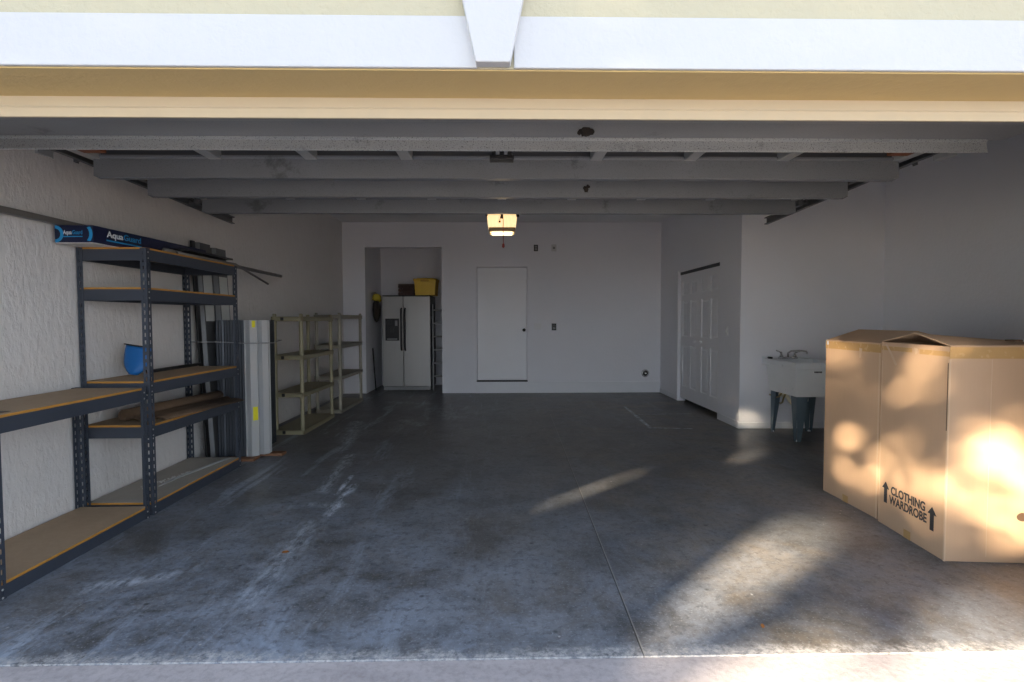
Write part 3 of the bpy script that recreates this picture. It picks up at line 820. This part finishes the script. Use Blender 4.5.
for y in (9.98, 10.30):
    b = MB()
    for z in (.0, .065, .13): b.box(-1.93, -1.665, y, y + .012, zz + z + .001, zz + z + .05, .002)
    b.box(-1.93, -1.905, y + .012, y + .03, zz + .001, zz + .18); b.box(-1.69, -1.665, y + .012, y + .03, zz + .001, zz + .18)
    b.build('slat_side', M['brown_crate'], ct, world=True)
for x in (-1.945, -1.66):
    b = MB()
    for z in (.0, .065, .13): b.box(x, x + .012, 9.98, 10.312, zz + z + .001, zz + z + .05, .002)
    b.build('end_panel', M['brown_crate'], ct, world=True)
b = MB(); b.box(-1.945, -1.648, 9.97, 10.32, zz + .182, zz + .205, .004); b.build('rim', M['brown_crate'], ct, world=True)
# bag on the alcove wall
hg = thing('hanging_bag', 'dark cloth bag with a yellow top hung left of the refrigerator', 'bag', (-2.40, 10.05, 1.29))
b = MB(); rows = []
for z, r, yo in ((1.285, .010, 0), (1.32, .045, 0), (1.40, .075, 0), (1.52, .085, 0), (1.64, .075, 0), (1.70, .05, 0)):
    rows.append([(-2.365 + .8 * r * math.cos(2 * PI * k / 16), 10.03 + yo + r * math.sin(2 * PI * k / 16) * 1.2, z) for k in range(17)])
b.sheet(rows); b.build('bag_body', M['brown_cloth'], hg, smooth=True, world=True)
b = MB(); b.blob((-2.36, 10.03, 1.745), (.085, .12, .075), 5, 2, .18); b.blob((-2.35, 10.10, 1.70), (.06, .05, .05), 8, 2, .18); b.build('yellow_top', M['yellow_cloth'], hg, smooth=True, world=True)
b = MB(); b.tube([(AX0, 10.04, 1.83), (-2.37, 10.04, 1.85), (-2.36, 10.04, 1.79)], .006, 8); b.build('hook', M['chrome'], hg, world=True)
b = MB(); b.tube([(-2.35, 9.86, .02), (-2.39, 9.93, .35), (-2.44, 10.02, .80)], [.012, .012, .012], 8)
tag(b.build('broom_stick', M['black'], smooth=True), 'dark stick leaning in the left corner of the alcove', 'stick')
# folded step ladder between refrigerator and alcove wall
ld = thing('folding_ladder', 'narrow folded ladder standing between refrigerator and alcove wall', 'ladder', (-1.19, 10.1, 0))
for x in (-1.305, -1.125):
    b = MB(); b.box(x - .012, x + .012, 10.0, 10.05, 0, 1.62, .004); b.build('rail', M['grey_btn'], ld, world=True)
for z in (.25, .50, .75, 1.0, 1.25, 1.5):
    b = MB(); b.box(-1.293, -1.137, 10.0, 10.05, z, z + .03, .004); b.build('rung', M['grey_btn'], ld, world=True)

# ------------------------------------------------------------------ wall fittings
def plate(name, x, z, w, h, m, label, cat, kids):
    t = thing(name, label, cat, (x, YB, z))
    b = MB(); b.box(-w / 2, w / 2, -.008, 0, -h / 2, h / 2, .003); b.build('plate', m, t)
    for kn, x0, x1, z0, z1, mm, d in kids:
        q = MB(); q.box(x0, x1, -.008 - d, -.007, z0, z1, .002); q.build(kn, mm, t)
    return t
plate('wall_socket', .61, 2.62, .075, .115, M['black'], 'small dark device high on the back wall, nearer the door', 'wall device', [('socket_face', -.022, .022, -.04, -.004, M['grey_btn'], .012), ('socket_face', -.022, .022, .006, .04, M['grey_btn'], .006)])
plate('wall_outlet', .935, 2.622, .09, .125, mat('almond_plate', (.60, .60, .60), .4), 'small white outlet high on the back wall beside the dark device', 'outlet', [('outlet_face', -.02, .02, -.022, .02, M['grey_btn'], .004)])
plate('light_switch', .645, 1.207, .13, .115, M['plate_white'], 'white double switch plate just right of the back door', 'switch', [('toggle', -.035, -.022, -.012, .012, M['plate_white'], .012), ('toggle', .022, .035, -.012, .012, M['plate_white'], .012)])
plate('door_keypad', .938, 1.198, .085, .125, M['black'], 'black control panel on the back wall at switch height', 'control panel', [('button', -.02, .02, .012, .04, M['fridge_side'], .006), ('button', -.02, .02, -.03, -.012, M['grey_btn'], .006)])  # keypad for the garage door, mounted on the back wall
t = thing('wall_vent', 'round chrome pipe cap low on the back wall', 'pipe cap', (2.605, YB - .02, .35))
b = MB(); b.lathe([(.070, .02), (.072, .004), (.066, -.006), (.050, -.012), (.048, -.004), (.01, -.004)], (0, 0, 0), 'y', 28); b.build('flange', M['chrome'], t, smooth=True)
b = MB(); b.lathe([(.047, -.003), (.047, -.006), (.03, -.012), (.004, -.014)], (0, 0, 0), 'y', 24); b.build('plug', M['fridge_dark'], t, smooth=True)
b = MB(); b.lathe([(.017, -.012), (.017, -.026), (.004, -.028)], (0, 0, 0), 'y', 6); b.build('nut', M['chrome'], t)
t = thing('light_switch', 'white switch plate on the closet wall beside the bifold door', 'switch', (XC, 6.742, 1.185))
b = MB(); b.box(-.007, 0, -.036, .036, -.058, .058, .003); b.build('plate', M['plate_white'], t)
b = MB(); b.box(-.018, -.006, -.008, .008, -.014, .014, .002); b.build('toggle', M['plate_white'], t)

# ------------------------------------------------------------------ utility sink
sk = thing('utility_sink', 'white floor-standing laundry tub on blue-grey legs against the closet wall', 'sink', (3.42, 5.95, 0))
SX0, SX1, SY0, SY1 = 3.135, 3.70, 5.60, 6.335
b = MB()
def rect(x0, x1, y0, y1, z, bm): return [bm.verts.new((x0, y0, z)), bm.verts.new((x1, y0, z)), bm.verts.new((x1, y1, z)), bm.verts.new((x0, y1, z))]
L_ = [rect(SX0 + .035, SX1 - .035, SY0 + .025, SY1 - .12, .49, b.bm), rect(SX0 + .012, SX1 - .012, SY0 + .004, SY1 - .09, .79, b.bm), rect(SX0, SX1, SY0, SY1, .795, b.bm), rect(SX0, SX1, SY0, SY1, .86, b.bm),
      rect(SX0 + .03, SX1 - .03, SY0 + .03, SY1 - .16, .86, b.bm), rect(SX0 + .07, SX1 - .07, SY0 + .06, SY1 - .19, .53, b.bm)]
for i in range(5):
    for k in range(4):
        b.bm.faces.new((L_[i][k], L_[i][(k + 1) % 4], L_[i + 1][(k + 1) % 4], L_[i + 1][k]))
b.bm.faces.new(L_[0][::-1]); b.bm.faces.new(L_[-1])
b.build('basin', M['tub'], sk, bevel=.010, world=True)
b = MB(); b.box(SX0 + .0, SX1, SY1 - .03, SY1, .86, .885, .006); b.build('back_ledge', M['tub'], sk, world=True)
for x, sx in ((SX0 + .045, 1), (SX1 - .045, -1)):
    for y, sy in ((SY0 + .035, 1), (SY1 - .14, -1)):
        g = MB()
        # tapered folded-sheet leg: wide under the tub, narrow at the floor
        for (ax) in (0, 1):
            tw, bw = .125, .050
            P = [(0, .50), (tw, .50), (bw, .0), (.012, .0)]
            if ax == 0: g.prism(P, lambda a, z, d: V((x + sx * a, y + sy * d, z)), (0, .006))
            else: g.prism(P, lambda a, z, d: V((x + sx * d, y + sy * a, z)), (0, .006))
        lg = g.build('leg', M['tub_leg'], sk, world=True)
        f = MB(); f.lathe([(.016, 0), (.016, .012), (.008, .018)], (x + sx * .018, y + sy * .018, 0), 'z', 12); f = f.build('foot', M['tub'], lg); f.data.transform(Matrix.Translation(-sk.location))
fa = MB()
fa.box(3.28, 3.48, 6.16, 6.24, .860, .885, .008)
for x in (3.30, 3.46): fa.lathe([(.022, .885), (.020, .90), (.012, .915), (.012, .935)], (x, 6.20, 0), 'z', 14)
fa.tube([(3.38, 6.20, .885), (3.38, 6.20, .93), (3.40, 6.17, .955), (3.47, 6.08, .965), (3.50, 6.03, .958), (3.505, 6.02, .93)], .0105, 10)
fa = fa.build('faucet', M['chrome'], sk, smooth=True, world=True)
for x, d in ((3.30, -1), (3.46, 1)):
    q = MB(); q.tube([(x, 6.20, .935), (x + d * .03, 6.18, .945), (x + d * .085, 6.15, .962)], [.010, .008, .007], 8); q = q.build('tap_handle', M['chrome'], fa, smooth=True); q.data.transform(Matrix.Translation(-sk.location))
b = MB(); b.tube([(3.42, 5.90, .52), (3.42, 5.90, .42), (3.40, 5.92, .35), (3.36, 5.97, .33), (3.33, 6.02, .37), (3.31, 6.07, .43), (3.29, 6.15, .44), (3.28, 6.34, .44)], .022, 12)
b.lathe([(.032, .40), (.034, .43), (.032, .46)], (3.42, 5.90, 0), 'z', 14); b.build('trap_pipe', M['pvc'], sk, smooth=True, world=True)
b = MB(); b.tube([(3.25, 5.98, .49), (3.24, 6.02, .42), (3.27, 6.10, .36), (3.30, 6.2, .33), (3.31, 6.34, .36)], .010, 8); b.tube([(3.20, 5.98, .49), (3.22, 6.08, .43), (3.24, 6.2, .40), (3.24, 6.34, .42)], .009, 8)
b.build('supply_hose', mat('brassy_hose', (.42, .32, .14), .35, .6), sk, smooth=True, world=True)
b = MB()
for k in range(6): b.box(3.345 + .014 * k, 3.345 + .014 * k + .010, SY0 - .0005 + .0015, SY0 + .004, .752, .768)
b.build('nameplate', M['ink'], sk, world=True)
b = MB(); b.box(3.16, 3.20, 6.20, 6.25, .861, .884, .004); tag(b.build('soap_dish', M['black']), 'small black block on the corner of the laundry tub', 'block')

# ------------------------------------------------------------------ wardrobe cartons
def carton(label, corner, rz, W, D, H, gable, lettering):
    """corner: near-left floor corner; +x is the front width, +y the side depth"""
    t = thing('wardrobe_box', label, 'moving box', (*corner, 0), rz, 'tall wardrobe moving boxes')
    th = .006
    b = MB()
    b.box(0, W, 0, th, 0, H); b.box(0, W, D - th, D, 0, H); b.box(0, th, th, D - th, 0, H); b.box(W - th, W, th, D - th, 0, H)
    b.box(th, W - th, th, D - th, .0, .01)
    bo = b.build('carton_body', M['card'], t, bevel=.0025)
    b = MB(); b.box(th + .001, W - th - .001, th + .001, D - th - .001, H - .42, H - .41); b.build('inner_shade_sheet', M['card_in'], t)  # added dark sheet standing in for the shaded interior
    # vertical corner creases
    return t, th
# --- the near box: gabled top whose side gap shows dark inside
W, D, H = .56, .585, 1.18
tb, th = carton('near cardboard wardrobe carton with printed arrows and a bowed-up lid', (2.42, 2.815), -.085, W, D, H, 'y', True)
def strip(rows, name, m, parent, solid): g = MB(); g.sheet(rows); return g.build(name, m, parent, solid=solid)
NX = 8
rf = []; rb = []
for k in range(9):
    f = k / 8
    yv = f * D / 2; zv = H + .003 + .066 * f
    rf.append([(W * i / NX, yv, zv - .050 * f * (i / NX) ** .8) for i in range(NX + 1)])
    yv2 = D - f * D / 2; zv2 = H + .003 + .060 * f
    rb.append([(W * i / NX, yv2, zv2 - .050 * f * (i / NX) ** .8) for i in range(NX + 1)])
strip(rf, 'lid_flap', M['card'], tb, .005); strip(rb, 'lid_flap', M['card'], tb, .005)
def tape(parent, x0, x1, y0, y1, z0, z1):
    g = MB(); g.box(x0, x1, y0, y1, z0, z1); return g.build('tape', M['tape'], parent)
tape(tb, -.0012, W, -.0014, .001, H - .065, H - .003); tape(tb, -.0014, .001, 0, .235, H - .055, H - .028); tape(tb, -.0014, .001, .30, D, H - .05, H - .025)
tape(tb, -.0014, .001, .27, .33, .0, .05)
g = MB(); g.sheet([[(-.003, .53, H - .01), (-.003, .548, H - .012)], [(-.006, .47, H - .07), (-.006, .488, H - .075)], [(-.004, .425, H - .135), (-.004, .446, H - .14)]]); g.build('loose_tape', M['card_edge'], tb, solid=.001)
g = MB(); g.sheet([[(-.002, .25, H - .025), (-.002, .28, H - .02)], [(-.006, .245, H - .05), (-.006, .262, H - .06)]]); g.build('loose_tape', M['card_edge'], tb, solid=.001)
# slit down the corner seams, faint fold on the front, pale corner strips painting edge highlights
for (x0, x1, y0, y1, z0, z1, m_) in ((-.0018, .0, .006, .012, .72, H - .09, 'card_in'), (-.0012, .0, D - .012, D - .006, .02, H - .12, 'card_edge'), (.215, .218, -.0012, 0, .03, H - .07, 'card_edge'), (-.0014, .0, 0, .009, .0, H - .07, 'card_edge'), (0, .006, -.0014, .0, .0, H - .07, 'card_edge')):
    g = MB(); g.box(x0, x1, y0, y1, z0, z1); g.build('seam_highlight', M[m_], tb)
# hand hole in the front and the slot in the lid
g = MB(); n = 20
g.prism([(.40 + .032 * math.cos(2 * PI * k / n), .255 + .024 * math.sin(2 * PI * k / n)) for k in range(n)], lambda a, z, d: V((a, d, z)), (-.0015, .002)); g.build('hand_hole', M['card_in'], tb)
g = MB(); g.box(.37, .41, .05, .115, H + .026, H + .034); g.build('lid_slot', M['card_in'], tb)
# printing on the left side: x runs from far to near
def side(yv, z): return frame_mtx((-.0012, yv, z), (0, -1, 0), (0, 0, 1))
text_mesh('lettering', 'CLOTHING', .072, M['ink'], tb, side(.304, .244), .305, .0024)
text_mesh('lettering', 'WARDROBE', .072, M['ink'], tb, side(.304, .182), .335, .0024)
for yv, z in ((.510, .150), (.098, .132)):
    g = MB(); g.prism([(-.015, 0), (.015, 0), (.015, .092), (.034, .092), (0, .135), (-.034, .092), (-.015, .092)], lambda a, zz, d: V((d, yv - a, z + zz)), (-.0014, .0005)); g.build('arrow_mark', M['ink'], tb)

# --- the far box behind it
W2, D2, H2 = .56, .60, 1.165
tb2, _ = carton('far cardboard wardrobe carton standing behind the printed one', (2.487, 3.43), -.008, W2, D2, H2, 'x', False)
ra = []; rc = []
for k in range(9):
    f = k / 8; zv = H2 + .003 + .080 * f
    ra.append([(f * .25, D2 * i / NX, zv) for i in range(NX + 1)])
    rc.append([(W2 - f * .30, D2 * i / NX, H2 + .003 + .074 * f) for i in range(NX + 1)])
strip(ra, 'lid_flap', M['card'], tb2, .005); strip(rc, 'lid_flap', M['card'], tb2, .005)
tape(tb2, -.0014, .001, 0, D2, H2 - .058, H2 - .004)
g = MB(); g.box(-.0016, 0, D2 - .035, D2 - .015, H2 - .03, H2 - .002); g.build('label_scrap', M['white_print'], tb2)
g = MB(); g.sheet([[(-.003, .18, H2 - .04), (-.003, .21, H2 - .035)], [(-.008, .185, H2 - .10), (-.008, .20, H2 - .105)]]); g.build('loose_tape', M['card_edge'], tb2, solid=.001)
g = MB(); g.box(-.0012, 0, .002, .016, .0, H2 - .06); g.build('seam_highlight', M['card_edge'], tb2)  # pale strip painting the highlight along the near corner
g = MB(); g.box(-.0012, 0, .30, .36, .0, .05); g.build('tape_patch', M['tape'], tb2)

# ------------------------------------------------------------------ small litter
def leaf(loc, rz, s, label):
    g = MB(); P = [(-.5, 0, .02), (-.2, .22, .10), (.2, .2, .12), (.5, 0, .05), (.2, -.2, .03), (-.2, -.22, .02)]
    c = g.bm.verts.new((0, 0, .03 * s)); vs = [g.bm.verts.new((a * s, b_ * s, z * s)) for a, b_, z in P]
    for i in range(6): g.bm.faces.new((c, vs[i], vs[(i + 1) % 6]))
    o = g.build('dry_leaf', M['leafbrown'], solid=.001); o.location = (*loc, .002); o.rotation_euler = (0, 0, rz)
    tag(o, label, 'leaf')
leaf((-1.246, 3.009), .1, .045, 'small orange leaf on the floor in front of the racks')
leaf((1.124, 2.224), 1.1, .035, 'small brown leaf on the floor near the drive edge')
def nest(name, c, pts, label):
    g = MB()
    for k, (dx, dz, r) in enumerate(pts): g.blob((c[0] + dx, c[1], c[2] + dz), (r, .006, r * 1.1), k + 11, 2, .35)
    tag(g.build(name, M['mud'], smooth=True), label, 'mud clump')
nest('mud_nest', (.385, 2.50, 2.204), [(0, 0, .018), (.020, .002, .020), (-.020, -.002, .012), (.036, 0, .012)], 'dark mud clump stuck under the lowest door section')
nest('mud_nest', (.585, 3.70, 2.23), [(0, 0, .016), (.012, .02, .012), (-.012, .012, .010)], 'dark mud clump stuck on the third door strut')

# ------------------------------------------------------------------ tree that throws the dappled light
EL = math.radians(14); TE = math.tan(EL); S0 = -14.
HOLES = [  # (u, v, radius u, radius v, how open)
    (-1.11, 4.17, .33, .19, 1.2), (-.96, 4.36, .26, .11, 1.), (-.62, 4.10, .25, .06, .7),
    (-2.40, 4.36, .09, .17, 1.2), (-1.90, 4.81, .15, .07, 1.0), (-2.41, 5.24, .10, .08, .72),
    (-.78, 3.95, .3, .09, 1.3), (-.45, 4.04, .34, .10, 1.3), (-.06, 4.18, .28, .15, 1.3),
    (.30, 3.50, 1.1, .46, .8),
    (-.92, 5.55, .18, .24, .68), (-.87, 4.95, .17, .22, .74), (-1.05, 5.76, .09, .08, .6), (-.78, 4.72, .13, .14, .5), 
    (-.46, 5.44, .18, .22, .68), (-.49, 4.85, .28, .28, .72), (-.33, 5.62, .14, .14, .5), (-.68, 5.25, .10, .18, .5), (-.58, 5.66, .1, .08, .4),
    (-.02, 4.95, .24, .36, .85), (-.18, 4.60, .20, .16, .62), (-.20, 5.42, .14, .14, .42), (.02, 5.3, .1, .1, .4),
    (-1.33, 6.34, .25, .08, .5),
]
u0, v0, ru, rv = -1.25, 5.3, 3.6, 3.5
base = V((-.7071 * 14 + u0 * .7071, -.7071 * 14 - u0 * .7071, 0))
tree = thing('shade_tree', 'leafy tree on the lawn outside the garage opening', 'tree', (base.x, base.y, -.17))
g = MB(); g.tube([(0, 0, -.02), (.05, .03, .9), (-.05, .02, 1.9), (.05, -.02, 3.2), (.0, 0, 5.4)], [.22, .17, .15, .12, .04], 12); tk = g.build('trunk', M['bark'], tree, smooth=True)
for k in range(7):
    a = k * 2.4; z = 1.9 + .4 * k
    g = MB(); g.tube([(0, 0, z), (math.cos(a) * .8, math.sin(a) * .8, z + .5), (math.cos(a) * 1.6, math.sin(a) * 1.6, z + .8)], [.06, .04, .015], 8); g.build('branch', M['bark'], tree, smooth=True)
q = random.Random(21); verts = []; faces = []
N = 64000; made = 0
while made < N:
    a, c, d = q.uniform(-1, 1), q.uniform(-1, 1), q.uniform(-1, 1)
    if a * a + c * c > 1 + .08 * math.sin(9 * math.atan2(c, a)) or d * d > 1 - .5 * (a * a + c * c): continue
    u = u0 + a * ru; s = S0 + d * 1.3; z = v0 + c * rv
    v = z + TE * (S0 - s) * -1 if False else z + TE * (s - S0)
    # v is the height at the crown's middle plane of the sun ray through this point
    keep = True
    for hu, hv, a_, b_, op_ in HOLES:
        r2 = ((u - hu) / a_) ** 2 + ((v - hv) / b_) ** 2
        if r2 < 1 and q.random() < op_ * min(1., 2.4 * (1 - r2) + .2): keep = False; break
    made += 1
    if not keep: continue
    p = V((s * .7071 + u * .7071, s * .7071 - u * .7071, z)) - tree.location
    e1 = V((q.gauss(0, 1), q.gauss(0, 1), q.gauss(0, 1))).normalized(); e2 = e1.orthogonal().normalized()
    l, w_ = q.uniform(.075, .11), q.uniform(.040, .056)
    i = len(verts)
    verts += [p - e1 * l, p + e2 * w_, p + e1 * l, p - e2 * w_]; faces.append((i, i + 1, i + 2, i + 3))
me = bpy.data.meshes.new('crown'); me.from_pydata(verts, [], faces); me.materials.append(M['leaf'])
cr_ = bpy.data.objects.new('crown', me); COL.objects.link(cr_); cr_.parent = tree

# ------------------------------------------------------------------ light
def world():
    w = bpy.data.worlds.new('sky'); sc.world = w; w.use_nodes = True
    t = w.node_tree; bg = t.nodes['Background']
    tc = t.nodes.new('ShaderNodeTexCoord'); sp = t.nodes.new('ShaderNodeSeparateXYZ'); t.links.new(tc.outputs['Generated'], sp.inputs[0])
    rp = t.nodes.new('ShaderNodeValToRGB'); t.links.new(sp.outputs[2], rp.inputs[0])
    cr = rp.color_ramp
    cr.elements[0].position = 0.; cr.elements[0].color = (.86, .93, 1.0, 1)
    cr.elements[1].position = 1.; cr.elements[1].color = (.20, .255, .36, 1)
    for p, c in ((.10, (.74, .82, .92, 1)), (.34, (.36, .43, .53, 1))):
        e = cr.elements.new(p); e.color = c
    t.links.new(rp.outputs[0], bg.inputs[0]); bg.inputs[1].default_value = 4.2
world()
sl = bpy.data.lights.new('sun', 'SUN'); sl.energy = 37.; sl.color = (1., .83, .60); sl.angle = math.radians(.6)
so = bpy.data.objects.new('sun', sl); COL.objects.link(so)
dirv = V((.7071 * math.cos(EL), .7071 * math.cos(EL), -math.sin(EL)))
so.rotation_euler = dirv.to_track_quat('-Z', 'Y').to_euler(); so.location = (-12, -12, 8)
pl = bpy.data.lights.new('opener_bulb', 'POINT'); pl.energy = .9; pl.color = (1., .72, .40); pl.shadow_soft_size = .06
po = bpy.data.objects.new('opener_bulb', pl); COL.objects.link(po); po.location = (0, 4.9, 2.05)

# ------------------------------------------------------------------ camera, view
cam = bpy.data.cameras.new('camera'); cam.sensor_width = 36.; cam.lens = 36. * 530 / 1024; cam.clip_start = .05; cam.clip_end = 200
co = bpy.data.objects.new('camera', cam); COL.objects.link(co); co.location = (0, 0, 1.33)
co.rotation_euler = (Matrix.Rotation(math.radians(-1.05), 3, 'Z') @ Matrix.Rotation(math.radians(90 - 2.3), 3, 'X') @ Matrix.Rotation(math.radians(-.12), 3, 'Z')).to_euler()
sc.camera = co
sc.view_settings.view_transform = 'Standard'; sc.view_settings.look = 'None'; sc.view_settings.gamma = 1.; sc.view_settings.use_curve_mapping = False
sc.view_settings.exposure = 0.
sc.cycles.use_denoising = True
sc.cycles.max_bounces = 16; sc.cycles.diffuse_bounces = 10
